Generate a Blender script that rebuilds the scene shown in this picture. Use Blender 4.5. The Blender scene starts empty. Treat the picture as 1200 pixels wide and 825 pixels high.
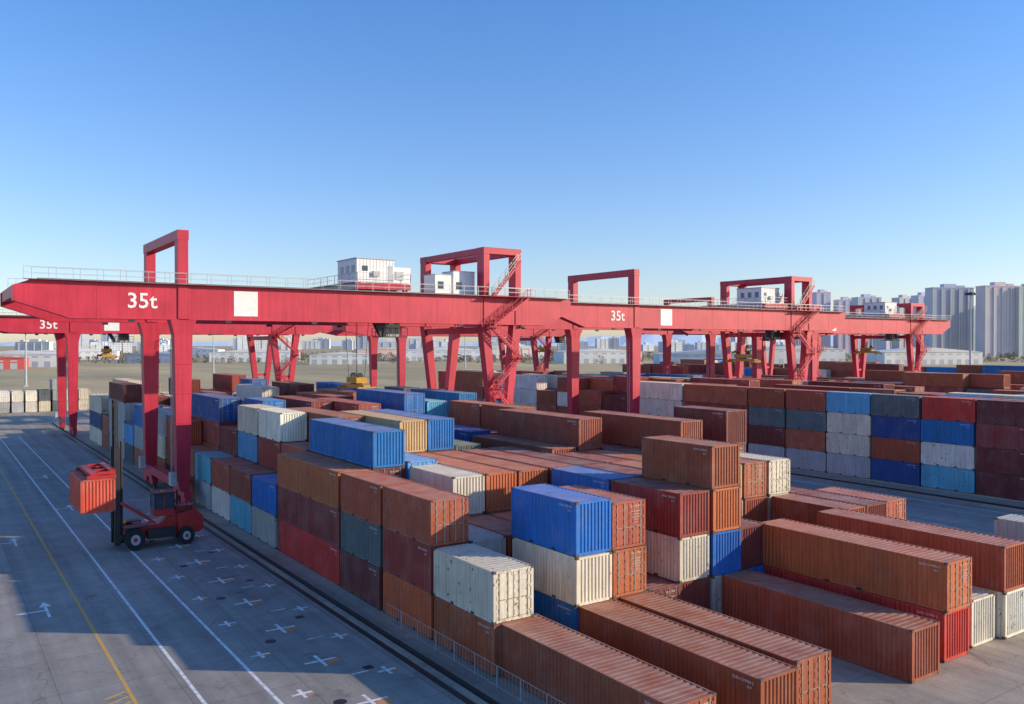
import bpy, math, random
from mathutils import Vector, Matrix
random.seed(7)
R=random.Random(11)
sc=bpy.context.scene
COL=sc.collection
sc.view_settings.view_transform='Standard'
sc.view_settings.look='None'
sc.view_settings.exposure=0

# ------------------------------------------------------------------ materials
def newmat(name):
    m=bpy.data.materials.new(name); m.use_nodes=True
    nt=m.node_tree; b=nt.nodes['Principled BSDF']
    return m,nt,b
def N(nt,t,**k):
    n=nt.nodes.new(t)
    for a,v in k.items(): setattr(n,a,v)
    return n
def mixc(nt,fac,a,b,mode='MIX'):
    n=nt.nodes.new('ShaderNodeMix'); n.data_type='RGBA'; n.blend_type=mode
    for i,v in ((0,fac),(6,a),(7,b)):
        if isinstance(v,(int,float,tuple)):
            n.inputs[i].default_value=v if not isinstance(v,tuple) else (*v[:3],1)
        else: nt.links.new(v,n.inputs[i])
    return n.outputs[2]
def ramp(nt,src,p0,p1,c0=(0,0,0),c1=(1,1,1)):
    n=nt.nodes.new('ShaderNodeValToRGB'); e=n.color_ramp.elements
    e[0].position=p0;e[1].position=p1;e[0].color=(*c0,1);e[1].color=(*c1,1)
    nt.links.new(src,n.inputs[0]); return n.outputs[0]
def noise(nt,vec,scale,detail=4,rough=.55):
    n=nt.nodes.new('ShaderNodeTexNoise'); n.inputs['Scale'].default_value=scale
    n.inputs['Detail'].default_value=detail; n.inputs['Roughness'].default_value=rough
    if vec is not None: nt.links.new(vec,n.inputs['Vector'])
    return n.outputs['Fac']
def mapping(nt,vec,scale=(1,1,1)):
    n=nt.nodes.new('ShaderNodeMapping'); n.inputs['Scale'].default_value=scale
    nt.links.new(vec,n.inputs['Vector']); return n.outputs[0]

def simple(name,col,rough=.6,metal=0,var=.15,nscale=1.5):
    m,nt,b=newmat(name)
    tc=N(nt,'ShaderNodeTexCoord')
    f=noise(nt,tc.outputs['Object'],nscale,5)
    lo=tuple(c*(1-var) for c in col); hi=tuple(min(1,c*(1+var)) for c in col)
    c=ramp(nt,f,.3,.7,lo,hi)
    nt.links.new(c,b.inputs['Base Color'])
    b.inputs['Roughness'].default_value=rough; b.inputs['Metallic'].default_value=metal
    return m

def paint_mat():
    m,nt,b=newmat('container_paint')
    oi=N(nt,'ShaderNodeObjectInfo'); tc=N(nt,'ShaderNodeTexCoord')
    off=N(nt,'ShaderNodeVectorMath',operation='MULTIPLY_ADD')
    cmb=N(nt,'ShaderNodeCombineXYZ')
    for i in range(3): nt.links.new(oi.outputs['Random'],cmb.inputs[i])
    nt.links.new(cmb.outputs[0],off.inputs[0]); off.inputs[1].default_value=(137,71,53)
    nt.links.new(tc.outputs['Object'],off.inputs[2])
    v=off.outputs[0]
    n1=noise(nt,v,.45,5)
    c=mixc(nt,1.0,oi.outputs['Color'],ramp(nt,n1,.3,.72,(.86,.84,.83),(1.12,1.11,1.1)),'MULTIPLY')
    n5=noise(nt,v,.7,4)
    a5=N(nt,'ShaderNodeMath',operation='MULTIPLY_ADD'); nt.links.new(oi.outputs['Random'],a5.inputs[0]); a5.inputs[1].default_value=.22; nt.links.new(n5,a5.inputs[2])
    fade=ramp(nt,a5.outputs[0],.6,.95,(0,0,0),(.2,.2,.2))
    c=mixc(nt,fade,c,(.5,.4,.34))
    st=noise(nt,mapping(nt,v,(7,7,.35)),1.0,4)
    c=mixc(nt,1.0,c,ramp(nt,st,.32,.62,(.79,.75,.7),(1.04,1.04,1.04)),'MULTIPLY')
    n2=noise(nt,v,2.6,9,.68)
    amt=N(nt,'ShaderNodeMath',operation='MULTIPLY_ADD'); nt.links.new(oi.outputs['Random'],amt.inputs[0]); amt.inputs[1].default_value=.075
    nt.links.new(n2,amt.inputs[2])
    rust=ramp(nt,amt.outputs[0],.665,.73)
    c=mixc(nt,rust,c,(.18,.068,.03))
    rr=noise(nt,mapping(nt,v,(11,11,.5)),1.0,6,.7)
    c=mixc(nt,ramp(nt,rr,.63,.76,(0,0,0),(.5,.5,.5)),c,(.22,.085,.035))
    geo=N(nt,'ShaderNodeNewGeometry'); sep=N(nt,'ShaderNodeSeparateXYZ'); nt.links.new(geo.outputs['Normal'],sep.inputs[0])
    up=ramp(nt,sep.outputs[2],.55,.9)
    dn=ramp(nt,noise(nt,v,.8,6),.3,.75,(.08,.08,.08),(.5,.5,.5))
    df=mixc(nt,1.0,up,dn,'MULTIPLY')
    c=mixc(nt,df,c,(.52,.37,.28))
    nt.links.new(c,b.inputs['Base Color'])
    rg=ramp(nt,n2,.4,.7,(.45,.45,.45),(.8,.8,.8)); nt.links.new(rg,b.inputs['Roughness'])
    bp=N(nt,'ShaderNodeBump'); bp.inputs['Strength'].default_value=.3; bp.inputs['Distance'].default_value=.05
    nt.links.new(noise(nt,v,2.0,3),bp.inputs['Height']); nt.links.new(bp.outputs[0],b.inputs['Normal'])
    return m
PAINT=paint_mat()
RODS=simple('lock_rod_steel',(.34,.3,.26),.5,.3)
CAST=simple('corner_casting_steel',(.12,.075,.055),.75)
GASK=simple('door_gasket',(.03,.027,.025),.8)
MARK=simple('container_lettering',(.62,.6,.56),.6)

def crane_mat():
    m,nt,b=newmat('crane_red_paint')
    tc=N(nt,'ShaderNodeTexCoord'); v=tc.outputs['Object']
    n1=noise(nt,v,.35,5)
    c=ramp(nt,n1,.3,.72,(.47,.017,.042),(.62,.03,.066))
    st=noise(nt,mapping(nt,v,(3.5,3.5,.18)),1.0,5)
    c=mixc(nt,1.0,c,ramp(nt,st,.3,.6,(.82,.76,.76),(1.03,1.03,1.03)),'MULTIPLY')
    n2=noise(nt,v,1.8,9,.7)
    c=mixc(nt,ramp(nt,n2,.70,.77,(0,0,0),(.6,.6,.6)),c,(.2,.06,.04))
    nt.links.new(c,b.inputs['Base Color']); b.inputs['Roughness'].default_value=.5
    return m
CRED=crane_mat()
WHITE=simple('white_paint',(.8,.79,.76),.6,0,.07)
RAILG=simple('handrail_steel',(.42,.4,.4),.5,.3)
DARK=simple('dark_steel',(.04,.04,.045),.5,.4)
GLASS=simple('cab_glass',(.05,.07,.09),.08)
YEL=simple('yellow_paint',(.52,.28,.03),.6)
RUBBER=simple('tyre_rubber',(.022,.022,.024),.85)
VRED=simple('vehicle_red_paint',(.46,.028,.024),.4)
HOUSEG=simple('cabin_grey',(.42,.44,.46),.5)

def pave_mat(name,base,joint=True,line=(5.0,5.0)):
    m,nt,b=newmat(name)
    tc=N(nt,'ShaderNodeTexCoord'); v=tc.outputs['Object']
    n1=noise(nt,v,.045,6,.6); n2=noise(nt,v,.5,6,.65); n3=noise(nt,v,6,5,.7)
    c=ramp(nt,n1,.3,.7,tuple(x*.8 for x in base),tuple(x*1.15 for x in base))
    c=mixc(nt,1.0,c,ramp(nt,n2,.3,.7,(.8,.8,.8),(1.1,1.1,1.1)),'MULTIPLY')
    c=mixc(nt,1.0,c,ramp(nt,n3,.3,.7,(.86,.86,.86),(1.08,1.08,1.08)),'MULTIPLY')
    st=noise(nt,mapping(nt,v,(.9,.02,1)),1.0,4)
    c=mixc(nt,1.0,c,ramp(nt,st,.35,.6,(.78,.78,.79),(1.03,1.03,1.03)),'MULTIPLY')
    o=ramp(nt,noise(nt,v,.33,7,.7),.6,.72,(1,1,1),(.5,.5,.5))
    c=mixc(nt,1.0,c,o,'MULTIPLY')
    vo=N(nt,'ShaderNodeTexVoronoi',feature='DISTANCE_TO_EDGE'); vo.inputs['Scale'].default_value=.16
    wv=N(nt,'ShaderNodeVectorMath',operation='MULTIPLY_ADD'); nn=N(nt,'ShaderNodeTexNoise'); nn.inputs['Scale'].default_value=.6; nn.inputs['Detail'].default_value=5
    nt.links.new(v,nn.inputs['Vector']); nt.links.new(nn.outputs['Color'],wv.inputs[0]); wv.inputs[1].default_value=(3,3,0); nt.links.new(v,wv.inputs[2])
    nt.links.new(wv.outputs[0],vo.inputs['Vector'])
    c=mixc(nt,1.0,c,ramp(nt,vo.outputs['Distance'],.002,.007,(.7,.7,.7),(1,1,1)),'MULTIPLY')
    if joint:
        br=N(nt,'ShaderNodeTexBrick'); br.offset=0; br.squash=1
        nt.links.new(v,br.inputs['Vector']); br.inputs['Scale'].default_value=1
        br.inputs['Brick Width'].default_value=line[0]; br.inputs['Row Height'].default_value=line[1]
        br.inputs['Mortar Size'].default_value=.03; br.inputs['Mortar Smooth'].default_value=.3
        br.inputs['Color1'].default_value=(1,1,1,1); br.inputs['Color2'].default_value=(.9,.9,.9,1); br.inputs['Mortar'].default_value=(.62,.62,.62,1)
        c=mixc(nt,1.0,c,br.outputs[0],'MULTIPLY')
    nt.links.new(c,b.inputs['Base Color']); b.inputs['Roughness'].default_value=.85
    bp=N(nt,'ShaderNodeBump'); bp.inputs['Strength'].default_value=.3; bp.inputs['Distance'].default_value=.02
    nt.links.new(n3,bp.inputs['Height']); nt.links.new(bp.outputs[0],b.inputs['Normal'])
    return m
ROADM=pave_mat('road_concrete',(.37,.335,.30))
YARDM=pave_mat('yard_concrete',(.45,.38,.30))
def worn(name,col):
    m,nt,b=newmat(name)
    tc=N(nt,'ShaderNodeTexCoord'); v=tc.outputs['Object']
    f=ramp(nt,noise(nt,v,2.2,8,.75),.48,.66)
    c=mixc(nt,f,col,(.34,.32,.3))
    nt.links.new(c,b.inputs['Base Color']); b.inputs['Roughness'].default_value=.8
    return m
LWHITE=worn('worn_white_line',(.8,.8,.78)); LYEL=worn('worn_yellow_line',(.7,.38,.05)); LORG=worn('worn_orange_mark',(.7,.24,.06))
def field_mat():
    m,nt,b=newmat('dry_field')
    tc=N(nt,'ShaderNodeTexCoord'); v=tc.outputs['Object']
    c=ramp(nt,noise(nt,v,.006,6,.6),.35,.68,(.6,.45,.23),(.38,.31,.17))
    c=mixc(nt,1.0,c,ramp(nt,noise(nt,mapping(nt,v,(1,.25,1)),.03,6,.65),.3,.7,(.72,.72,.72),(1.15,1.15,1.1)),'MULTIPLY')
    nt.links.new(c,b.inputs['Base Color']); b.inputs['Roughness'].default_value=.95
    return m
FIELD=field_mat()
def objcol_mat(name,rough=.8,var=.12,ns=.05):
    m,nt,b=newmat(name)
    oi=N(nt,'ShaderNodeObjectInfo'); tc=N(nt,'ShaderNodeTexCoord')
    c=mixc(nt,1.0,oi.outputs['Color'],ramp(nt,noise(nt,tc.outputs['Object'],ns,5),.3,.7,(1-var,)*3,(1+var,)*3),'MULTIPLY')
    nt.links.new(c,b.inputs['Base Color']); b.inputs['Roughness'].default_value=rough
    return m
BUILD=objcol_mat('facade_render')
WIN=simple('window_glass_hazy',(.42,.46,.5),.6)  # pane colour lightened to imitate haze over far buildings
BALC=simple('balcony_band',(.7,.69,.68),.8)

# ------------------------------------------------------------------ mesh builder
class M:
    def __init__(s,mats): s.v=[];s.f=[];s.m=[];s.mats=mats;s.sm=set()
    def mi(s,mat): return s.mats.index(mat)
    def quad(s,a,b,c,d,mat):
        i=len(s.v); s.v+= [tuple(a),tuple(b),tuple(c),tuple(d)]; s.f.append((i,i+1,i+2,i+3)); s.m.append(s.mi(mat))
    def box(s,x0,x1,y0,y1,z0,z1,mat):
        s.hexa([(x0,y0,z0),(x1,y0,z0),(x1,y1,z0),(x0,y1,z0)],[(x0,y0,z1),(x1,y0,z1),(x1,y1,z1),(x0,y1,z1)],mat)
    def hexa(s,lo,hi,mat):
        i=len(s.v); s.v+=[tuple(p) for p in lo]+[tuple(p) for p in hi]; k=s.mi(mat)
        for f in ((3,2,1,0),(4,5,6,7),(0,1,5,4),(1,2,6,5),(2,3,7,6),(3,0,4,7)):
            s.f.append(tuple(i+j for j in f)); s.m.append(k)
    def tbox(s,cb,ct,db,dt,mat):
        def ring(c,d): return [(c[0]-d[0]/2,c[1]-d[1]/2,c[2]),(c[0]+d[0]/2,c[1]-d[1]/2,c[2]),(c[0]+d[0]/2,c[1]+d[1]/2,c[2]),(c[0]-d[0]/2,c[1]+d[1]/2,c[2])]
        s.hexa(ring(cb,db),ring(ct,dt),mat)
    def beam(s,p,q,w,h,mat):
        p=Vector(p);q=Vector(q);d=(q-p).normalized()
        up=Vector((0,0,1)) if abs(d.z)<.95 else Vector((0,1,0))
        a=d.cross(up).normalized()*w/2; b=a.cross(d).normalized()*h/2
        s.hexa([p-a-b,p+a-b,p+a+b,p-a+b],[q-a-b,q+a-b,q+a+b,q-a+b],mat)
    def cyl(s,c,axis,r,l,n,mat,r2=None):
        c=Vector(c);r2=r if r2 is None else r2
        ax={'x':(Vector((1,0,0)),Vector((0,1,0)),Vector((0,0,1))),'y':(Vector((0,1,0)),Vector((0,0,1)),Vector((1,0,0))),'z':(Vector((0,0,1)),Vector((1,0,0)),Vector((0,1,0)))}[axis]
        i=len(s.v);k=s.mi(mat)
        for e,rr in ((-.5,r),(.5,r2)):
            for j in range(n):
                t=2*math.pi*j/n
                s.v.append(tuple(c+ax[0]*l*e+ax[1]*rr*math.cos(t)+ax[2]*rr*math.sin(t)))
        for j in range(n):
            s.f.append((i+j,i+(j+1)%n,i+n+(j+1)%n,i+n+j)); s.m.append(k)
        s.f.append(tuple(i+n-1-j for j in range(n))); s.m.append(k)
        s.f.append(tuple(i+n+j for j in range(n))); s.m.append(k)
    def prism(s,poly,y0,y1,mat):
        n=len(poly);i=len(s.v);k=s.mi(mat)
        s.v+=[(x,y0,z) for x,z in poly]+[(x,y1,z) for x,z in poly]
        s.f.append(tuple(i+j for j in range(n)));s.m.append(k)
        s.f.append(tuple(i+2*n-1-j for j in range(n)));s.m.append(k)
        for j in range(n):
            s.f.append((i+(j+1)%n,i+j,i+n+j,i+n+(j+1)%n));s.m.append(k)
    def mesh(s,name):
        me=bpy.data.meshes.new(name); me.from_pydata(s.v,[],s.f)
        for m in s.mats: me.materials.append(m)
        me.polygons.foreach_set('material_index',s.m); me.update(); return me
    def obj(s,name,parent=None,loc=(0,0,0)):
        if parent is not None:
            o=Vector(parent.location); s.v=[tuple(Vector(p)-o) for p in s.v]
        ob=bpy.data.objects.new(name,s.mesh(name)); COL.objects.link(ob)
        if parent is not None: ob.parent=parent
        else: ob.location=loc
        return ob
def empty(name,loc):
    e=bpy.data.objects.new(name,None); e.location=loc; COL.objects.link(e); return e
def railing(m,p,q,mat,h=1.05,step=2.0,t=.05,mid=True):
    p=Vector(p);q=Vector(q);L=(q-p).length;n=max(1,int(L/step))
    z=Vector((0,0,h))
    m.beam(p+z,q+z,t,t,mat)
    if mid: m.beam(p+z*.5,q+z*.5,t*.7,t*.7,mat)
    for i in range(n+1):
        a=p+(q-p)*i/n; m.beam(a,a+z,t,t,mat)
_tc={}
def textdata(txt,size):
    k=(txt,size)
    if k in _tc: return _tc[k]
    cu=bpy.data.curves.new('t','FONT'); cu.body=txt; cu.size=size; cu.resolution_u=2; cu.align_x='CENTER'; cu.align_y='CENTER'; cu.offset=size*.012
    ob=bpy.data.objects.new('t',cu); COL.objects.link(ob)
    dg=bpy.context.evaluated_depsgraph_get(); me=bpy.data.meshes.new_from_object(ob.evaluated_get(dg))
    vs=[tuple(v.co) for v in me.vertices]; fs=[tuple(p.vertices) for p in me.polygons]
    bpy.data.objects.remove(ob); bpy.data.meshes.remove(me)
    _tc[k]=(vs,fs); return _tc[k]
def addtext(m,txt,size,c,face,mat):
    vs,fs=textdata(txt,size); i=len(m.v); c=Vector(c)
    for x,y,_ in vs:
        if face=='-y': p=Vector((x,0,y))
        elif face=='-x': p=Vector((0,-x,y))
        elif face=='+x': p=Vector((0,x,y))
        else: p=Vector((-x,0,y))
        m.v.append(tuple(c+p))
    for f in fs: m.f.append(tuple(i+j for j in f)); m.m.append(m.mi(mat))

# ------------------------------------------------------------------ containers
W=2.44; HC=2.59
def container_mesh(L,H,doorneg,mark,seed):
    m=M([PAINT,RODS,CAST,GASK,MARK]); w=W/2; l=L/2
    p=.14
    for sx in (-1,1):
        for sy in (-1,1):
            xa,xb=sorted((sx*w*1.0,sx*(w-p))); ya,yb=sorted((sy*l,sy*(l-p)))
            m.box(xa,xb,ya,yb,.12,H-.12,PAINT)
            xa,xb=sorted((sx*(w+.006),sx*(w-.17))); ya,yb=sorted((sy*(l+.006),sy*(l-.18)))
            m.box(xa,xb,ya,yb,0,.12,CAST); m.box(xa,xb,ya,yb,H-.12,H,CAST)
    for sx in (-1,1):
        xa,xb=sorted((sx*(w-.004),sx*(w-.09)))
        m.box(xa,xb,-l+.18,l-.18,.02,.17,PAINT); m.box(xa,xb,-l+.18,l-.18,H-.09,H-.012,PAINT)
        for yy in (-1.03,1.03):
            xa,xb=sorted((sx*(w+.001),sx*(w-.01))); m.box(xa,xb,yy-.17,yy+.17,.035,.15,GASK)
    for sy in (-1,1):
        ya,yb=sorted((sy*(l-.004),sy*(l-.1)))
        m.box(-w+.17,w-.17,ya,yb,.02,.17,PAINT); m.box(-w+.17,w-.17,ya,yb,H-.13,H-.012,PAINT)
    def corr(a0,a1,period):
        n=max(2,round((a1-a0)/period)); P=(a1-a0)/n; pts=[]
        for i in range(n):
            a=a0+i*P; pts+=[(a,0),(a+P*.26,0),(a+P*.5,1),(a+P*.76,1)]
        pts.append((a1,0)); return pts
    dep=.05
    pts=corr(-l+p,l-p,.278)
    for sx in (-1,1):
        for (a,da),(b,db) in zip(pts,pts[1:]):
            xa=sx*(w-.012-dep*da); xb=sx*(w-.012-dep*db)
            q=[(xa,a,.17),(xb,b,.17),(xb,b,H-.09),(xa,a,H-.09)]
            if sx<0: q=q[::-1]
            m.quad(*q,PAINT)
    ey=1 if doorneg else -1
    pts=corr(-w+p,w-p,.25)
    for (a,da),(b,db) in zip(pts,pts[1:]):
        ya=ey*(l-.012-dep*da); yb=ey*(l-.012-dep*db)
        q=[(a,ya,.17),(b,yb,.17),(b,yb,H-.13),(a,ya,H-.13)]
        if ey>0: q=q[::-1]
        m.quad(*q,PAINT)
    dy=-1 if doorneg else 1
    def ybox(x0,x1,d0,d1,z0,z1,mat):
        ya,yb=sorted((dy*(l-d0),dy*(l-d1))); m.box(x0,x1,ya,yb,z0,z1,mat)
    ybox(-w+p,w-p,.06,.075,.17,H-.13,GASK)
    for s in (-1,1):
        xa,xb=sorted((s*.02,s*(w-p-.015)))
        ybox(xa,xb,.035,.058,.19,H-.15,PAINT)
        nz=5; hz=(H-.42)/nz
        for k in range(nz):
            ybox(xa+.06,xb-.06,.018,.036,.26+k*hz,.26+k*hz+hz*.62,PAINT)
        for fx in (.3,.78):
            x=s*(fx*(w-p)+.02)
            ybox(x-.02,x+.02,-.006,.018,.1,H-.06,RODS)
            for zz in (.35,1.0,1.75,H-.35): ybox(x-.06,x+.06,-.004,.016,zz,zz+.07,PAINT)
            ybox(min(x,x-s*.34),max(x,x-s*.34),-.02,.0,1.12,1.16,RODS)
        for zz in (.35,.95,1.6,H-.4):
            ybox(min(s*(w-p-.1),s*(w-.02)),max(s*(w-p-.1),s*(w-.02)),-.004,.018,zz,zz+.11,PAINT)
    n=int((L-.3)/.17); n-=n%2
    a0=-l+.1;a1=l-.1;P=(a1-a0)/n
    for i in range(n):
        a=a0+i*P; z0=H-.05; z1=H-.022
        if i%2==0:
            m.quad((-w+.09,a,z0),(w-.09,a,z0),(w-.09,a+P*.7,z0),(-w+.09,a+P*.7,z0),PAINT)
            m.quad((-w+.09,a+P*.7,z0),(w-.09,a+P*.7,z0),(w-.09,a+P,z1),(-w+.09,a+P,z1),PAINT)
        else:
            m.quad((-w+.09,a,z1),(w-.09,a,z1),(w-.09,a+P*.7,z1),(-w+.09,a+P*.7,z1),PAINT)
            m.quad((-w+.09,a+P*.7,z1),(w-.09,a+P*.7,z1),(w-.09,a+P,z0),(-w+.09,a+P,z0),PAINT)
    m.quad((-w+.1,-l+.1,.06),(-w+.1,l-.1,.06),(w-.1,l-.1,.06),(w-.1,-l+.1,.06),CAST)
    if mark:
        code=['TBJU 480291 7','CRXU 735518 2','GLDU 219904 5'][mark%3]
        for s,f in ((-1,'-x'),(1,'+x')):
            addtext(m,code,.17,(s*(w-.002),(-l+.95) if f=='-x' else (l-.95),H-.3),f,MARK)
            addtext(m,'22G1',.13,(s*(w-.002),(-l+.6) if f=='-x' else (l-.6),H-.52),f,MARK)
        e='-y' if doorneg else '+y'
        addtext(m,code[:11],.14,(.52*(-dy),dy*(l-.012),H-.32),e,MARK)
        for k in range(5): addtext(m,['MAX GR 30480 KG','TARE 2230 KG','NET 28250 KG','CU CAP 33.2','25G1'][k],.09,(.52*(-dy),dy*(l-.012),H-.62-k*.15),e,MARK)
    return m.mesh('container_%d'%round(L))
CM={}
def cmesh(L,hc,door,mark):
    k=(L,hc,door,mark)
    if k not in CM: CM[k]=container_mesh(6.06 if L==20 else 12.19,2.89 if hc else HC,door,mark,1)
    return CM[k]
PAL={'b':(.40,.092,.04),'o':(.52,.13,.045),'m':(.2,.034,.028),'d':(.32,.038,.03),'r':(.58,.04,.03),
'B':(.008,.17,.5),'L':(.10,.40,.66),'n':(.014,.085,.28),'w':(.8,.73,.58),'W':(.84,.81,.74),'t':(.66,.5,.25),
'g':(.46,.49,.5),'s':(.09,.13,.15),'T':(.05,.25,.3)}
def rcol(r,blue=1):
    return r.choices(['b','o','m','d','r','B','L','n','w','W','t','g','s'],[38,12,14,13,3,8*blue,4*blue,3*blue,6,4,2,4,3])[0]
def container(x,y,z,L,col,r,hc=False):
    me=cmesh(L,hc,r.random()<.55,r.choice([0,1,1,2]) )
    ob=bpy.data.objects.new('shipping_container',me)
    c=PAL[col]; j=r.uniform(.78,1.18); jj=r.uniform(.86,1.14); k3=r.uniform(.85,1.2)
    if col in 'wWg': j=r.uniform(.84,1.05); jj=r.uniform(.97,1.02); k3=r.uniform(.9,1.03)
    ob.color=(min(1,c[0]*j),min(1,c[1]*j*jj),min(1,c[2]*j*k3),1)
    ln=6.06 if L==20 else 12.19
    ob.location=(x+W/2+r.uniform(-.045,.045),y+ln/2+r.uniform(-.09,.09),z)
    ob.rotation_euler=(0,0,r.gauss(0,.003))
    COL.objects.link(ob); return ob
def stack(x,y,L,cols,r,z0=.012):
    z=z0
    for c in cols:
        hc=c.endswith('+'); container(x,y,z,L,c[0],r,hc); z+=2.9 if hc else 2.6

CP=2.6; BP=6.4; XA=23.0; YA=35.2
spec={ (0,0):(20,'b','w'),(0,1):(20,'o','d','b'),(0,2):(20,'m','s','b'),(0,3):(40,'r','d','o'),
(0,5):(20,'g','B'),(0,6):(20,'L','b'),(0,7):(20,'W','b'),(0,8):(20,'g','L'),
(1,0):(20,),(1,1):(20,'b','g'),(1,2):(20,'b','m'),(1,3):(40,'b','b','m','B'),(1,5):(20,'b','b','b'),(1,6):(20,'m','b','d','W'),(1,7):(20,'b','m','L','w'),(1,8):(20,'g','b','m'),
(2,0):(20,'B','w','B+'),(2,1):(20,'b','b'),(2,2):(20,'b','o','w'),(2,3):(20,'b','b','L+'),(2,4):(20,'b','m','b'),(2,5):(40,'b','b','m','b'),
(3,0):(20,'m','o','b'),(3,1):(20,'b','o'),(3,2):(40,'b','b','o'),(3,4):(40,'m','b','b','t'),
(4,0):(20,'m'),(4,1):(20,'b','b'),(4,2):(40,'m','b','b'),(4,4):(40,'b','b','m','B'),
(5,0):(20,'m','w','d'),(5,1):(20,'b','b','B'),(5,2):(40,'b','m','b'),
(6,0):(20,'g','B','o','b'),(6,1):(20,'b','b','m'),(6,2):(40,'b','b','m'),
(7,0):(20,'B','m'),(7,1):(20,'b','m','b'),(7,2):(20,'b','b','d'),(7,3):(40,'b','b','b+'),
(8,0):(20,'b'),(8,1):(40,'m','b','b'),(8,3):(40,'b','b','o','b'),
(9,0):(20,'b'),(9,1):(20,'b','g','t'),(9,2):(40,'m','b','m'),
(10,0):(20,'m'),(10,1):(20,'b','b','b'),(10,2):(40,'b','m','b','b'),
(11,0):(20,'m','b'),(11,1):(20,'b','w','w'),(12,0):(20,'b','m'),(12,1):(20,'b','m'),(13,0):(20,'m','b')}
def fill(x0,y0,ncol,nbay,bp,spec,hfun,r,p40=.5,skip=None,blue=1):
    for c in range(ncol):
        b=0
        while b<nbay:
            if (c,b) in spec:
                s=spec[(c,b)]; stack(x0+c*CP,y0+b*bp,s[0],s[1:],r); b+=2 if s[0]==40 else 1; continue
            if skip and skip(c,b): b+=1; continue
            L=40 if (r.random()<p40 and b+1<nbay and (c,b+1) not in spec) else 20
            h=hfun(c,b)
            base=rcol(r,blue)
            cols=[(base if r.random()<.35 else rcol(r,blue))+('+' if r.random()<.18 else '') for _ in range(h)]
            stack(x0+c*CP,y0+b*bp,L,cols,r); b+=2 if L==40 else 1
hA=lambda c,b: (R.choice([2,3,3,4,4]) if b<9 else R.choice([2,3,3,3,4])) if c>0 else R.choice([2,3,3,4])
fill(XA,YA,13,20,BP,{k:v for k,v in spec.items()},hA,R,.55,skip=lambda c,b:(b==19 and c<5))
stack(XA+13*CP,YA,20,('m','b'),R)
for x,y,cs in ((23.4,23.4,('b',)),(28.4,23.2,('b',)),(31.3,23.6,('b',)),(39.3,23.1,('b',)),(43.3,23.6,('r','o')),(46.6,23.9,('w',)),(49.5,23.7,('W','b')),(52.3,23.9,('b',))):
    stack(x,y,40,cs,R)
stack(57.2,21.9,20,('L','g'),R)
for k in range(12):
    stack(2+k*2.9,236+R.uniform(-.2,.2),20,[R.choice('WwgWgs') for _ in range(R.choice([1,2,2,3]))],R)
specB={(0,4):(20,'m','m','d','m'),(0,5):(20,'L','W','B','r'),(0,6):(20,'n','b','n','s'),(0,7):(20,'g','w','w','L'),(0,8):(20,'g','b','s','b'),(0,9):(20,'g','m','s','b'),(0,10):(40,'m','b','d','b'),
(0,12):(40,'W','W','W','W'),(0,14):(20,'b','b','m'),(0,18):(40,'W','w','W','W')}
hB=lambda c,b:R.choice([3,3,4,4]) if c<4 else R.choice([2,3,3,4])
fill(95,42.4-6.3*4,11,24,6.3,specB,hB,R,.6,blue=1.2)
hC=lambda c,b:R.choice([1,2,3,3,4])
fill(165,30,11,26,6.3,{},hC,R,.97,blue=1.3)
fill(238,70,6,26,6.3,{},hC,R,1.0,blue=1.3)
fill(300,110,4,28,6.3,{},lambda c,b:R.choice([0,1,2,3,3]),R,1.0,blue=1.3)

# ------------------------------------------------------------------ ground, road, yard
def sheet(name,x0,x1,y0,y1,z,mat):
    m=M([mat]); m.quad((x0,y0,z),(x1,y0,z),(x1,y1,z),(x0,y1,z),mat); return m.obj(name)
sheet('ground',-9000,14000,-6000,16000,-.012,FIELD)
sheet('yard_pavement',-40,380,-60,262,-.004,YARDM)
sheet('road',-12,20.2,-40,176,.0,ROADM)
sheet('road',63,88.6,-40,200,.0,ROADM)
m=M([YARDM]); m.box(88.9,89.15,-40,200,-.004,.13,YARDM); m.box(93.9,94.1,-40,200,-.004,.13,YARDM); m.obj('kerb')
for xr in (21.3,60.0,90.0,130.0,159.0,199.0):
    m=M([DARK,YARDM,RUBBER]); 
    m.box(xr-.55,xr+.55,-20,200,-.004,.05,YARDM); m.box(xr-.22,xr+.22,-20,200,.05,.056,RUBBER)
    m.box(xr-.04,xr+.04,-20,200,.056,.19,DARK); m.obj('crane_rail')
m=M([DARK]); m.box(20.3,20.62,-20,176,.004,.03,DARK); m.obj('drain_channel')
def line(m,x,y0,y1,w,mat,z=.004): m.box(x-w/2,x+w/2,y0,y1,z-.002,z,mat)
m=M([LWHITE]); line(m,10.4,-30,175,.17,LWHITE); line(m,13.3,-30,175,.17,LWHITE); line(m,66,-30,190,.15,LWHITE); line(m,86.5,-30,190,.15,LWHITE)
y=-30
while y<190: line(m,76,y,y+3,.15,LWHITE); y+=7
m.obj('lane_line_white')
m=M([LYEL]); line(m,7.8,-30,170,.17,LYEL); 
for k in range(7): m.beam((6.7,39+k*.7,.0045),(7.65,39.5+k*.7,.0045),.12,.003,LYEL)
m.obj('lane_line_yellow')
m=M([LWHITE,LORG])
def crossmark(cx,cy,s):
    t=.09
    m.box(cx-s,cx+s,cy-t,cy+t,.001,.0045,LWHITE); m.box(cx-t,cx+t,cy+t+.01,cy+t+s*.9,.001,.0045,LWHITE); m.box(cx-t,cx+t,cy-t-s*.9,cy-t-.01,.001,.0045,LWHITE)
    m.quad((cx+.15,cy-s*.95,.006),(cx+s*1.05,cy-s*.6,.006),(cx+s*1.1,cy-.14,.006),(cx+.15,cy-.14,.006),LORG)
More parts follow.
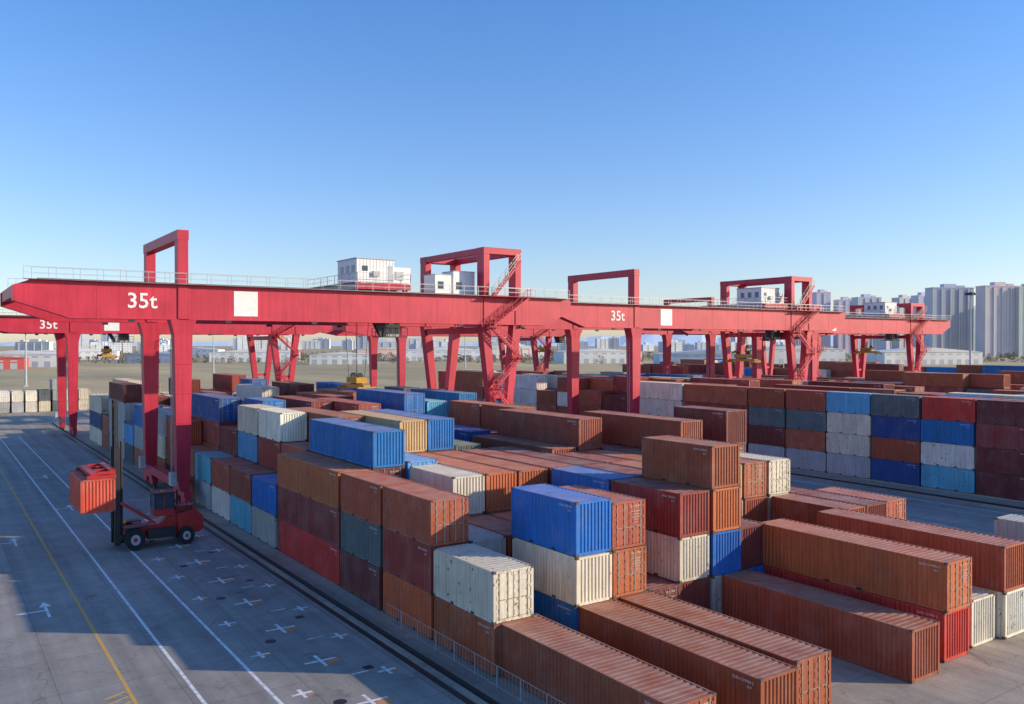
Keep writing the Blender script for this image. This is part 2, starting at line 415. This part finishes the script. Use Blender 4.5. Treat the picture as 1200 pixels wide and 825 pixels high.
for k in range(10):
    yy=30+k*6.1
    crossmark(16.8,yy,.85)
    crossmark(14.5,yy+2.6,.5)
    crossmark(19.1,yy+3.0,.5)
    m.box(17.4,18.3,yy+3.4,yy+3.52,.001,.0045,LWHITE)
m.obj('parking_marks')
m=M([LWHITE])
def arrow(cx,cy):
    m.box(cx-.08,cx+.08,cy-1.8,cy+.6,.001,.004,LWHITE)
    m.quad((cx-.35,cy+.6,.004),(cx+.35,cy+.6,.004),(cx,cy+1.8,.004),(cx,cy+1.8,.004),LWHITE)
    m.box(cx-1.1,cx-.1,cy-.3,cy-.12,.001,.0042,LWHITE)
    m.quad((cx-1.1,cy+.1,.0042),(cx-1.7,cy-.2,.0042),(cx-1.1,cy-.52,.0042),(cx-1.1,cy-.52,.0042),LWHITE)
arrow(6.0,60);arrow(5.9,82);arrow(11.8,96);arrow(12,120)
m.obj('road_arrows')
m=M([DARK,RAILG])
for k in range(14):
    yy=26+k*9.7; m.cyl((15.6,yy+1.1,.002),'z',.32,.006,18,DARK); m.box(18.2,18.7,yy+4,yy+4.5,.001,.006,DARK)
m.obj('manhole_covers')
m=M([HOUSEG])
y=24
while y<46:
    m.box(22.40,22.44,y,y+.04,0,1.1,HOUSEG); y+=2.0
for zz in (.1,1.08): m.box(22.41,22.43,24,46,zz,zz+.02,HOUSEG)
y=24
while y<46: m.box(22.415,22.425,y,y+.01,.1,1.08,HOUSEG); y+=.3
m.obj('mesh_fence')

# ------------------------------------------------------------------ gantry cranes
def stair(m,p,q,w,dirv,mat,rail):
    p=Vector(p);q=Vector(q);d=Vector(dirv)*w/2
    m.beam(p-d,q-d,.06,.25,mat); m.beam(p+d,q+d,.06,.25,mat)
    n=max(3,int(abs(q.z-p.z)/.28))
    for i in range(n+1):
        a=p+(q-p)*i/n; v=(q-p); v.z=0; v=v.normalized()*.12
        m.hexa([a-d-v,a+d-v,a+d+v,a-d+v],[a-d-v+Vector((0,0,.04)),a+d-v+Vector((0,0,.04)),a+d+v+Vector((0,0,.04)),a-d+v+Vector((0,0,.04))],mat)
    railing(m,p-d,q-d,rail,1.0,1.4,.06); railing(m,p+d,q+d,rail,1.0,1.4,.06)
def crane(YN,XL,XB0,XB1,x0,x1,zb=19.0,zt=22.4,zp=28,zp2=28.6,tx=None,S=15.0,houses=True,hang=10.5):
    e=empty('gantry_crane',(XL,YN,0)); YF=YN+S; XR=(XB0+XB1)/2
    A=[CRED,WHITE,RAILG,DARK,GLASS,YEL,HOUSEG]
    for yy,nm in ((YN,'main_girder_near'),(YF,'main_girder_far')):
        m=M(A)
        poly=[(x0,zt-1.9),(x0+4.5,zb),(x1-4,zb),(x1,zt-1.6),(x1,zt-.25),(x1-.5,zt),(x0+1.3,zt),(x0,zt-.5)]
        m.prism(poly,yy-.7,yy+.7,CRED)
        m.box(x0+1.3,x1-.5,yy-.82,yy+.82,zt,zt+.07,CRED)
        m.box(x0+4.5,x1-4,yy-.82,yy+.82,zb-.07,zb,CRED)
        x=x0+7
        while x<x1-4:
            m.box(x-.05,x+.05,yy-.715,yy+.715,zb+.003,zt-.003,CRED); x+=6.2
        x=x0+10
        while x<x1-5:
            m.box(x-.3,x+.3,yy-1.05,yy-.83,zb-.35,zb-.1,DARK); x+=9.3
        m.box(x0+2,x1-2,yy-.3,yy-.15,zt+.07,zt+.25,DARK)
        m.obj(nm,e)
        m=M(A)
        oy=yy-.85 if yy==YN else yy+.85
        railing(m,(x0+1.5,oy,zt+.07),(x1-.6,oy,zt+.07),RAILG,1.1,2.0,.035)
        m.box(x0+.8,x1-.8,min(oy,oy-(.6 if yy==YN else -.6)),max(oy,oy-(.6 if yy==YN else -.6)),zt+.075,zt+.11,RAILG)
        railing(m,(x0+.8,oy-(.6 if yy==YN else -.6),zt+.1),(x1-.8,oy-(.6 if yy==YN else -.6),zt+.1),RAILG,1.1,2.0,.035)
        m.obj('walkway_railing',e)
    m=M(A)
    for x in (x0+.6,x1-.6):
        m.box(x-.5,x+.5,YN+.703,YF-.703,zt-1.5,zt-.4,CRED)
    m.obj('end_ties',e)
    m=M(A)
    for yy in (YN,YF):
        m.tbox((XL,yy,2.6),(XL,yy,zb-1.6),(1.25,1.2),(1.75,1.5),CRED)
        m.tbox((XL,yy,zb-1.6),(XL,yy,zb-.08),(1.75,1.5),(2.5,1.62),CRED)
        for k in range(1,5):
            z=2.6+k*(zb-4.2)/5; ww=1.25+.5*k/5; dd=1.2+.3*k/5
            m.box(XL-ww/2-.05,XL+ww/2+.05,yy-dd/2-.05,yy+dd/2+.05,z,z+.09,CRED)
        m.box(XL-.5,XL+.5,yy-.72,yy+.72,zt+.08,zp-1.0,CRED)
        m.box(XL-.52,XL+.52,yy-.82,yy+.82,zb-.06,zt+.08,CRED)
    m.box(XL-.55,XL+.55,YN-.75,YF+.75,zp-1.0,zp,CRED)
    m.obj('rigid_legs',e)
    m=M(A)
    for s in (-.25,.25): m.box(XL-1.06,XL-1.01,YN+s-.03,YN+s+.03,2.6,zb-2,RAILG)
    z=2.8
    while z<zb-2: m.box(XL-1.05,XL-1.02,YN-.25,YN+.25,z,z+.04,RAILG); z+=.45
    m.obj('ladder',e)
    for X,nm in ((XL,'rigid'),(XR,'flex')):
        m=M(A)
        m.box(X-.5,X+.5,YN-1.0,YF+1.0,1.75,2.62,CRED)
        for yy in (YN,YF):
            m.box(X-.36,X+.36,yy-2.3,yy+2.3,1.2,1.74,CRED)
            for k in (-1.6,1.6):
                m.box(X-.3,X+.3,yy+k-.95,yy+k+.95,.55,1.19,CRED)
                for j in (-.5,.5): m.cyl((X,yy+k+j,.53),'x',.34,.2,16,DARK)
            m.box(X-1.2,X-.52,yy-.5,yy+.5,2.2,3.5,HOUSEG)
        m.obj('travel_bogies_'+nm,e)
    m=M(A)
    for yy in (YN,YF):
        for xx in (XB0,XB1):
            s=1 if xx==XB1 else -1
            m.hexa([(XR+s*.5-.38,yy-.5,2.62),(XR+s*.5+.38,yy-.5,2.62),(XR+s*.5+.38,yy+.5,2.62),(XR+s*.5-.38,yy+.5,2.62)],
                   [(xx-.6,yy-.62,zb-.08),(xx+.6,yy-.62,zb-.08),(xx+.6,yy+.62,zb-.08),(xx-.6,yy+.62,zb-.08)],CRED)
            m.box(xx-.42,xx+.42,yy-.8,yy+.8,zb-.06,zp2-.8,CRED)
        m.box(XR-1.3,XR+1.3,yy-.25,yy+.25,9.6,10.1,CRED)
        m.box(XB0-.45,XB1+.45,yy-.83,yy+.83,zp2-.8,zp2,CRED)
    for xx in (XB0,XB1):
        m.box(xx-.42,xx+.42,YN+.84,YF-.84,zp2-.78,zp2-.02,CRED)
    m.box(XB0-.3,XB0+.3,YN+.75,YF-.75,zb-1.2,zb-.4,CRED)
    m.obj('flexible_legs_and_frame',e)
    m=M(A)
    yy=YN-1.5
    stair(m,(XB0+.6,yy,zt+.1),(XB1-.3,yy,zp2-1.6),.7,(0,1,0),CRED,RAILG)
    pts=[zt+.1,zb-.4,zb-4.2,zb-8.,zb-11.8,2.7]
    xs=[XB1+1.2,XB0+.3,XB1-.2,XB0+.8,XB1-.8,XB0+1.3]
    for i in range(5):
        stair(m,(xs[i],yy,pts[i]),(xs[i+1],yy,pts[i+1]),.7,(0,1,0),CRED,CRED)
        a=xs[i+1]; m.box(a-.8,a+.8,yy-.8,yy+.6,pts[i+1]-.06,pts[i+1],CRED)
        railing(m,(a-.8,yy-.8,pts[i+1]),(a+.8,yy-.8,pts[i+1]),CRED,1.0,.8,.06)
    m.box(XB0-.5,XB1+1.8,yy-.6,YN-.86,zt+.0,zt+.06,CRED)
    railing(m,(XB0-.5,yy-.6,zt+.06),(XB1+1.8,yy-.6,zt+.06),RAILG)
    m.obj('access_stairs',e)
    m=M(A)
    addtext(m,'35t',2.1,(XL-3.9,YN-.74,(zb+zt)/2-.02),'-y',WHITE)
    xq=XL+6.3; m.box(xq-1.25,xq+1.25,YN-.735,YN-.72,zb+.4,zt-.4,WHITE)
    m.obj('girder_markings',e)
    if tx is None: return e
    m=M(A)
    for s in (-2.6,2.6): m.box(tx+s-.35,tx+s+.35,YN-.3,YF+.3,zt+.5,zt+1.2,HOUSEG)
    for yy in (YN,YF):
        m.box(tx-3.4,tx+3.4,yy-.35,yy+.35,zt+.42,zt+1.1,CRED)
        for s in (-2.8,2.8): m.cyl((tx+s,yy,zt+.5),'y',.35,.2,16,DARK)
    m.box(tx-3.4,tx+3.4,YN+.4,YF-.4,zt+1.2,zt+1.3,HOUSEG)
    railing(m,(tx-3.4,YN-.3,zt+1.25),(tx+3.4,YN-.3,zt+1.25),RAILG); railing(m,(tx-3.4,YN-.3,zt+1.25),(tx-3.4,YF,zt+1.25),RAILG)
    railing(m,(tx+3.4,YN-.3,zt+1.25),(tx+3.4,YF,zt+1.25),RAILG)
    m.cyl((tx,YN+5,zt+2),'x',.6,2.4,18,DARK); 
    m.obj('trolley_frame',e)
    m=M(A)
    hy=YN+1.0
    m.box(tx-2.9,tx+1.9,hy,hy+5.5,zt+1.31,zt+4.0,WHITE)
    m.box(tx-3.0,tx+2.0,hy-.1,hy+5.6,zt+4.0,zt+4.12,HOUSEG)
    for k in range(3):
        m.box(tx-2.93,tx-2.9,hy+.6+k*1.6,hy+1.4+k*1.6,zt+2.4,zt+3.3,GLASS)
    m.box(tx-2.2,tx-1.5,hy-.03,hy+.0,zt+2.6,zt+3.2,GLASS)
    m.box(tx+1.1,tx+1.75,hy-.03,hy,zt+1.35,zt+3.3,HOUSEG)
    m.box(tx-.9,tx-.1,hy-.35,hy,zt+2.0,zt+2.6,HOUSEG)
    m.box(tx+2.15,tx+4.6,hy+1,hy+4.5,zt+1.31,zt+3.3,WHITE)
    m.box(tx+2.6,tx+3.6,hy+.85,hy+1.0,zt+1.8,zt+2.8,HOUSEG)
    for k in range(12): m.box(tx-2.9+k*.42,tx-2.86+k*.42,hy-.015,hy,zt+1.33,zt+3.98,HOUSEG)
    m.obj('machinery_house',e)
    m=M(A)
    cx=tx+2.0; cy=YN+2.4
    m.box(cx-.9,cx+.9,cy-.9,cy+1.1,zb-1.6,zb+.5,HOUSEG)
    m.box(cx-.8,cx+.8,cy-.93,cy-.905,zb-1.3,zb+.1,GLASS); m.box(cx-.93,cx-.905,cy-.7,cy+.9,zb-1.3,zb+.1,GLASS)
    for s in (-.8,.8): m.box(cx+s-.08,cx+s+.08,cy-.1,cy+.1,zb+.5,zt+.5,DARK)
    m.box(cx-1.6,cx+1.6,cy-1.5,cy+1.5,zb-1.72,zb-1.6,DARK)
    railing(m,(cx-1.6,cy-1.5,zb-1.6),(cx+1.6,cy-1.5,zb-1.6),DARK,1.0,.8,.06); railing(m,(cx-1.6,cy-1.5,zb-1.6),(cx-1.6,cy+1.5,zb-1.6),DARK,1.0,.8,.06)
    m.beam((cx-1.6,cy-1.4,zb-1.6),(cx-3.8,cy-1.4,zt-.5),.1,.5,DARK); m.beam((cx-1.6,cy-.8,zb-1.6),(cx-3.8,cy-.8,zt-.5),.1,.5,DARK)
    m.obj('operator_cab',e)
    m=M(A); sy=(YN+YF)/2; 
    m.box(tx-.7,tx+.7,sy-1.5,sy+1.5,hang+.9,hang+1.6,YEL)
    m.box(tx-.45,tx+.45,sy-3.0,sy+3.0,hang+.3,hang+.75,YEL)
    for s in (-2.95,2.95): m.box(tx-1.22,tx+1.22,sy+s-.12,sy+s+.12,hang+.1,hang+.5,YEL)
    for a in (-1.15,1.15):
        for b in (-2.95,2.95): m.box(tx+a-.08,tx+a+.08,sy+b-.08,sy+b+.08,hang-.15,hang+.1,DARK)
    m.box(tx-.5,tx+.5,sy-.5,sy+.5,hang+.75,hang+.9,DARK)
    m.cyl((tx,sy-1,hang+1.8),'y',.35,.3,14,DARK); m.cyl((tx,sy+1,hang+1.8),'y',.35,.3,14,DARK)
    for a in (-.5,.5):
        for b in (-1.2,1.2): m.beam((tx+a,sy+b,hang+1.6),(tx+a*2,sy+b*1.6,zt+.5),.045,.045,DARK)
    m.obj('spreader',e)
    return e
crane(90.5,21.3,57.6,62.4,6.4,71,tx=43.8,hang=10.8)
crane(98.2,90,127.5,132.5,75.2,143,tx=124,hang=13)
crane(116.5,159,196.5,201.5,146,214,zp=25,zp2=26.4,tx=191,hang=14)
crane(169.6,21.3,57.6,62.4,7,70,zb=18.5,zt=21.2,zp=24,zp2=24,tx=28,hang=14)
crane(176.6,90,127.5,132.5,76,143,zb=18.5,zt=21.2,zp=24,zp2=24,tx=136,hang=14)
crane(145.7,159,196.5,201.5,146,212,zp=28,zp2=27,tx=180,hang=14)
m=M([WHITE,HOUSEG,GLASS]); 
for a,b,h in ((51.3,53.6,2.5),(53.9,57.0,3.0)):
    m.box(a,b,91.6,94.4,22.52,22.52+h,WHITE); m.box(a+.4,a+1.2,91.57,91.6,23.3,24.2,GLASS); m.box(a-.05,b+.05,91.55,94.45,22.52+h,22.6+h,HOUSEG)
m.box(51,57.2,89.9,95,22.475,22.515,HOUSEG)
m.obj('electrical_house')

# ------------------------------------------------------------------ container handler
VX,VY=13.6,74.8
e=empty('container_forklift',(VX,VY,0))
A=[VRED,DARK,RUBBER,GLASS,YEL,HOUSEG,RAILG]
m=M(A)
poly=[(VX-.9,.75),(VX+5.4,.75),(VX+6.0,1.0),(VX+6.1,2.2),(VX+5.7,2.6),(VX+3.6,2.35),(VX+2.2,1.75),(VX-.6,1.65)]
m.prism(poly,VY-.85,VY+.85,VRED)
m.prism([(VX+3.9,.7),(VX+5.9,.85),(VX+6.25,1.1),(VX+6.25,2.1),(VX+5.6,2.75),(VX+3.9,2.5)],VY-1.3,VY-.853,VRED)
m.prism([(VX+3.9,.7),(VX+5.9,.85),(VX+6.25,1.1),(VX+6.25,2.1),(VX+5.6,2.75),(VX+3.9,2.5)],VY+.853,VY+1.3,VRED)
for s in (-1,1):
    a,b=sorted((VY+s*.86,VY+s*1.75))
    m.box(VX-1.0,VX+1.1,a,b,1.78,1.88,DARK)
    m.box(VX+1.1,VX+3.6,a+.1,b-.25,.75,1.5,DARK)
m.obj('chassis',e)
m=M(A)
for y in (VY-1.65,VY-1.12,VY+1.12,VY+1.65):
    m.cyl((VX,y,.86),'y',.86,.42,28,RUBBER); m.cyl((VX,y,.86),'y',.42,.44,20,HOUSEG); m.cyl((VX,y,.86),'y',.18,.5,12,VRED)
for y in (VY-1.5,VY+1.5):
    m.cyl((VX+4.6,y,.72),'y',.72,.42,26,RUBBER); m.cyl((VX+4.6,y,.72),'y',.36,.44,20,HOUSEG); m.cyl((VX+4.6,y,.72),'y',.15,.5,12,VRED)
m.obj('wheels',e)
m=M(A)
cx0,cx1,cy0,cy1=VX+1.9,VX+3.7,VY-.8,VY+.8
m.box(cx0,cx1,cy0,cy1,2.36,2.9,VRED)
for x in (cx0,cx1-.1):
    for y in (cy0,cy1-.1): m.box(x,x+.1,y,y+.1,2.9,4.15,DARK)
m.box(cx0-.1,cx1+.1,cy0-.1,cy1+.1,4.15,4.28,DARK)
m.box(cx0+.03,cx0+.06,cy0+.1,cy1-.1,2.9,4.15,GLASS); m.box(cx1-.06,cx1-.03,cy0+.1,cy1-.1,2.9,4.15,GLASS)
m.box(cx0+.1,cx1-.1,cy0+.03,cy0+.06,2.9,4.15,GLASS); m.box(cx0+.1,cx1-.1,cy1-.06,cy1-.03,2.9,4.15,GLASS)
m.box(cx0+.85,cx0+.93,cy0-.01,cy0+.02,2.9,4.15,VRED)
m.box(cx0+.6,cx0+.9,cy0+.2,cy0+.4,4.28,4.42,YEL)
m.obj('cab',e)
m=M(A)
m.box(VX+3.95,VX+5.5,VY-.75,VY+.75,2.62,3.05,VRED)
for k in range(5): m.box(VX+4.1+k*.27,VX+4.24+k*.27,VY-.765,VY-.75,2.68,2.98,DARK)
m.cyl((VX+4.3,VY+.55,3.6),'z',.09,1.2,12,DARK)
railing(m,(VX+3.9,VY-1.25,2.5),(VX+5.5,VY-1.25,2.75),DARK,.8,.7,.05)
for k in range(3): m.box(VX+1.3,VX+1.8,VY-1.6,VY-1.2,.5+k*.45,.55+k*.45,DARK)
for s in (-1.2,1.2): m.box(VX-.95,VX-.75,VY+s-.15,VY+s+.15,2.2,2.5,YEL)
m.obj('hood_and_fittings',e)
m=M(A)
mx=VX-1.35
for s in (-.75,.75):
    m.box(mx-.25,mx+.25,VY+s-.13,VY+s+.13,.35,8.2,DARK)
    m.box(mx-.18,mx+.14,VY+s*.72-.12,VY+s*.72+.12,1.5,12.0,DARK)
    m.cyl((mx+.38,VY+s*.95,4.6),'z',.11,8.2,12,DARK)
    m.cyl((mx+.05,VY+s*.4,7),'z',.06,9,8,DARK)
for z in (.5,3.2,5.8,7.7): m.box(mx+.02,mx+.24,VY-.62,VY+.62,z,z+.3,DARK)
for z in (9.2,11.7): m.box(mx-.1,mx+.1,VY-.43,VY+.43,z,z+.3,DARK)
for s in (-.9,.9):
    m.beam((mx+.2,VY+s,3.8),(VX+1.9,VY+s,1.9),.2,.2,VRED)
    m.beam((mx+.1,VY+s,1.0),(VX-.3,VY+s,1.1),.3,.4,DARK)
m.obj('mast',e)
m=M(A)
m.box(mx-.5,mx-.26,VY-1.3,VY+1.3,4.6,6.7,DARK)
m.box(mx-.95,mx-.5,VY-2.6,VY+2.6,6.35,6.7,VRED)
for s in (-2.6,-.9,.9,2.6): m.box(mx-2.0,mx-.9,VY+s-.1,VY+s+.1,6.42,6.62,VRED)
m.box(mx-2.6,mx-2.0,VY-2.9,VY+2.9,6.3,6.55,VRED)
for s in (-2.95,2.95): m.box(mx-2.9,mx-.5,VY+s-.1,VY+s+.1,6.15,6.4,VRED)
m.obj('spreader_carriage',e)
e.scale=(.86,1,1)
c=container(VX-1.35*.86-.47-2.44,VY-3.03,3.55,20,'r',R); c.color=(.66,.085,.045,1); 

# ------------------------------------------------------------------ far background
def place(px,d):
    t=(px-600)/1000; return .565*d+.825*t*d,.825*d-.565*t*d
ang=-math.radians(34.4)
BV={}
def bmesh_building(w,dp,h,fl,bays,roof):
    m=M([BUILD,WIN,BALC])
    m.box(-w/2,w/2,-dp/2,dp/2,0,h,BUILD)
    fh=h/fl
    for f in range(fl):
        z=f*fh+fh*.28
        for sy in (-1,1):
            for b in range(bays):
                bw=w/bays; x=-w/2+b*bw+bw*.2
                y0,y1=sorted((sy*(dp/2),sy*(dp/2+.05)))
                m.box(x,x+bw*.6,y0,y1,z,z+fh*.52,WIN)
        nb=max(2,int(bays*dp/w))
        for sx in (-1,1):
            for b in range(nb):
                bw=dp/nb; y=-dp/2+b*bw+bw*.25
                x0,x1=sorted((sx*(w/2),sx*(w/2+.05)))
                m.box(x0,x1,y,y+bw*.5,z,z+fh*.52,WIN)
    for b in range(0,bays,3):
        bw=w/bays; x=-w/2+b*bw
        m.box(x-.5,x+.5,-dp/2-1.0,-dp/2-.06,0,h-1,BALC)
    if roof:
        m.box(-w/2-.3,w/2+.3,-dp/2-.3,dp/2+.3,h,h+1.2,BUILD)
        m.box(-w*.18,w*.12,-dp*.25,dp*.25,h+1.2,h+6,BUILD); m.box(w*.2,w*.35,-dp*.2,dp*.2,h+1.2,h+4,BUILD)
    return m.mesh('building')
def building(px,d,w,dp,h,fl,bays,col,name='apartment_tower',rot=0,key=None,roof=True):
    k=(w,dp,h,fl,bays)
    if k not in BV: BV[k]=bmesh_building(*k,roof)
    o=bpy.data.objects.new(name,BV[k]); x,y=place(px,d); o.location=(x,y,-.02); o.rotation_euler=(0,0,ang+rot); o.color=(*col,1); COL.objects.link(o)
hz=(.68,.67,.67)  # tower wall colour, paled to carry the distance haze
for px,w,top,d in ((962,26,343,1500),(990,34,352,1500),(1015,40,349,1350),(1058,30,350,1400),(1080,26,347,1350),(1112,58,338,1150),(1170,52,336,1100),(1205,40,338,1100),(1040,24,362,1700),(935,30,372,1500),(1140,20,362,1600),(1240,60,336,1150),(1300,60,345,1200)):
    h=round(16.5+(403-top)*d/1000); building(px,d,w,18,h,max(6,round(h/3)),max(4,round(w/4)),tuple(c*R.uniform(.85,1.1) for c in hz),rot=R.uniform(0,.35))
for i in range(70):
    px=R.uniform(-60,960); d=R.uniform(1500,3000); w=R.choice([30,45,60]); h=R.choice([14,20,26,33]) if px>150 else R.choice([14,20,26])
    if R.random()<.1: h+=18; w=30
    c=R.choice([(.66,.69,.74),(.74,.74,.74),(.72,.69,.66),(.62,.68,.76)])  # air haze of the far skyline is mixed into these wall colours
    building(px,d,w,16,h,max(3,round(h/3.3)),w//5,c,'apartment_building',R.uniform(-.1,.6))
def warehouse(px,d,w,dp,h,wall,roofc,rot=0):
    x,y=place(px,d); e=M([BUILD,WIN]); 
    e.box(-w/2,w/2,-dp/2,dp/2,0,h,BUILD)
    e.prism([(-w/2-.5,h+.01),(w/2+.5,h+.01),(0,h+w*.04)],-dp/2-.5,dp/2+.5,BUILD)
    for k in range(int(w/8)): e.box(-w/2+2+k*8,-w/2+6+k*8,-dp/2-.06,-dp/2,0,4,WIN); e.box(-w/2+2+k*8,-w/2+6+k*8,-dp/2-.06,-dp/2,h-2.2,h-1.2,WIN)
    o=e.obj('warehouse',None,(x,y,-.01)); o.rotation_euler=(0,0,ang+rot); o.color=(*wall,1)
for px,d,w,dp,h,c in ((20,620,70,30,9,(.75,.72,.7)),(-20,560,50,20,7,(.55,.1,.08)),(300,800,80,30,9,(.7,.7,.72)),(520,860,90,30,10,(.62,.65,.7)),(700,740,70,30,10,(.7,.7,.69)),(830,660,80,30,9,(.55,.6,.66)),(600,1000,90,30,12,(.72,.7,.66)),(90,900,80,30,9,(.75,.74,.73)),(180,740,40,20,8,(.45,.5,.6)),(930,740,80,30,12,(.62,.62,.62)),(1080,700,90,30,10,(.7,.68,.64)),(400,700,50,20,8,(.74,.73,.71)),(230,1000,60,20,10,(.75,.75,.75)),(450,1050,70,20,10,(.7,.5,.45))):
    warehouse(px,d,w,dp,h,c,c,R.uniform(-.1,.4))
def leaf_mat():
    m,nt,b=newmat('hazed_winter_foliage')
    tc=N(nt,'ShaderNodeTexCoord')
    c=ramp(nt,noise(nt,tc.outputs['Object'],.05,4),.35,.65,(.17,.155,.115),(.26,.21,.15))  # winter browns, lightened in the colour to stand in for distance haze
    nt.links.new(c,b.inputs['Base Color']); b.inputs['Roughness'].default_value=.9
    return m
LEAF=leaf_mat(); BARK=simple('bark',(.14,.12,.1),.9)
m=M([LEAF,BARK]); rt=random.Random(3)
def tree(x,y,h):
    m.tbox((x,y,0),(x,y,h*.45),(h*.035,h*.035),(h*.02,h*.02),BARK)
    cw=h*rt.uniform(.4,.6)
    for k in range(36):
        a=rt.uniform(0,6.28); u=rt.uniform(-1,1); rr=rt.random()**.5
        cx=x+cw*rr*math.cos(a)*math.sqrt(1-u*u*.8); cy=y+cw*rr*math.sin(a)*math.sqrt(1-u*u*.8); cz=h*.46+h*.46*u*rt.uniform(.7,1)
        s=h*rt.uniform(.06,.12)
        v=[Vector((rt.gauss(0,s),rt.gauss(0,s),rt.gauss(0,s*.7))) for _ in range(4)]
        c=Vector((cx,cy,cz)); m.quad(c+v[0],c+v[1],c+v[2],c+v[3],LEAF)
for i in range(1000):
    px=rt.uniform(-60,1260); band=rt.choice([760,840,940,1060,1200])+rt.uniform(-45,45)
    x,y=place(px,band)
    if x<430 and y<300 : continue
    tree(x,y,rt.uniform(4.0,8.5))
m.obj('distant_trees')
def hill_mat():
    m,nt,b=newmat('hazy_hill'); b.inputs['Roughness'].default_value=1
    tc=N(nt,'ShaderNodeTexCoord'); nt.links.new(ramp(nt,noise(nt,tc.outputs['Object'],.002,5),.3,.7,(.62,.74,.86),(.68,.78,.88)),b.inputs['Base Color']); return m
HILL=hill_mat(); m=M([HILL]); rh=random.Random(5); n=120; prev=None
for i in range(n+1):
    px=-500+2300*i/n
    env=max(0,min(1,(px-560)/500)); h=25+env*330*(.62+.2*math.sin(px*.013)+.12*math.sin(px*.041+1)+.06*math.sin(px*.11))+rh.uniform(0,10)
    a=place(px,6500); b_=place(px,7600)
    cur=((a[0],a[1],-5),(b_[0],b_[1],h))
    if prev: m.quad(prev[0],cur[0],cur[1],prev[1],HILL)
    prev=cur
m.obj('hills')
m=M([WHITE,HOUSEG])
x=-60
while x<85:
    m.box(x,x+2.8,262,262.25,0,2.6,HOUSEG); m.box(x+2.8,x+3.1,261.9,262.35,0,2.8,HOUSEG); x+=3.1
m.obj('boundary_wall')
def mast(px,d,h):
    x,y=place(px,d); mm=M([HOUSEG,DARK]); mm.cyl((0,0,h/2),'z',.45,h,12,HOUSEG,.2)
    mm.cyl((0,0,h-.8),'z',1.6,.3,16,DARK)
    for k in range(8):
        a=k*math.pi/4; mm.box(1.7*math.cos(a)-.4,1.7*math.cos(a)+.4,1.7*math.sin(a)-.4,1.7*math.sin(a)+.4,h-1.6,h-.95,DARK)
    mm.box(-.8,.8,-.8,.8,0,.5,HOUSEG); mm.obj('high_mast_light',None,(x,y,0))
for px,d,h in ((1137,330,37),(735,420,30),(250,420,24),(545,520,26),(30,330,22),(905,520,30)): mast(px,d,h)

# ------------------------------------------------------------------ camera, sun, sky
cam=bpy.data.cameras.new('camera'); co=bpy.data.objects.new('camera',cam); COL.objects.link(co); sc.camera=co
cam.lens=30; cam.sensor_width=36; cam.sensor_fit='HORIZONTAL'; cam.clip_start=.5; cam.clip_end=40000
co.location=(0,0,16.5); co.rotation_euler=(math.radians(90-.54),0,ang)
el=math.radians(18.5); az=math.radians(128)
ts=Vector((math.sin(az)*math.cos(el),math.cos(az)*math.cos(el),math.sin(el)))
s=bpy.data.lights.new('sun','SUN'); s.energy=5.0; s.angle=math.radians(.53); s.color=(1,.83,.58)
so=bpy.data.objects.new('sun',s); COL.objects.link(so); so.rotation_euler=ts.to_track_quat('Z','Y').to_euler(); so.location=(100,-50,60)
w=bpy.data.worlds.new('World'); sc.world=w; w.use_nodes=True; nt=w.node_tree
bg=nt.nodes['Background']; sk=nt.nodes.new('ShaderNodeTexSky'); sk.sky_type='NISHITA'; sk.sun_disc=False
sk.sun_elevation=el; sk.sun_rotation=az; sk.air_density=1.0; sk.dust_density=.5; sk.ozone_density=2.0
tc=nt.nodes.new('ShaderNodeTexCoord'); sp=nt.nodes.new('ShaderNodeSeparateXYZ'); nt.links.new(tc.outputs['Generated'],sp.inputs[0])
# air tint: paler haze low down, clear blue higher up
tint=ramp(nt,sp.outputs[2],.0,.42,(1.0,1.0,1.0),(.0,.0,.0))
tint=mixc(nt,tint,(.66,1.14,1.72),(1.22,1.2,1.42))
c=mixc(nt,1.0,sk.outputs[0],tint,'MULTIPLY')
nt.links.new(c,bg.inputs[0]); bg.inputs[1].default_value=.14
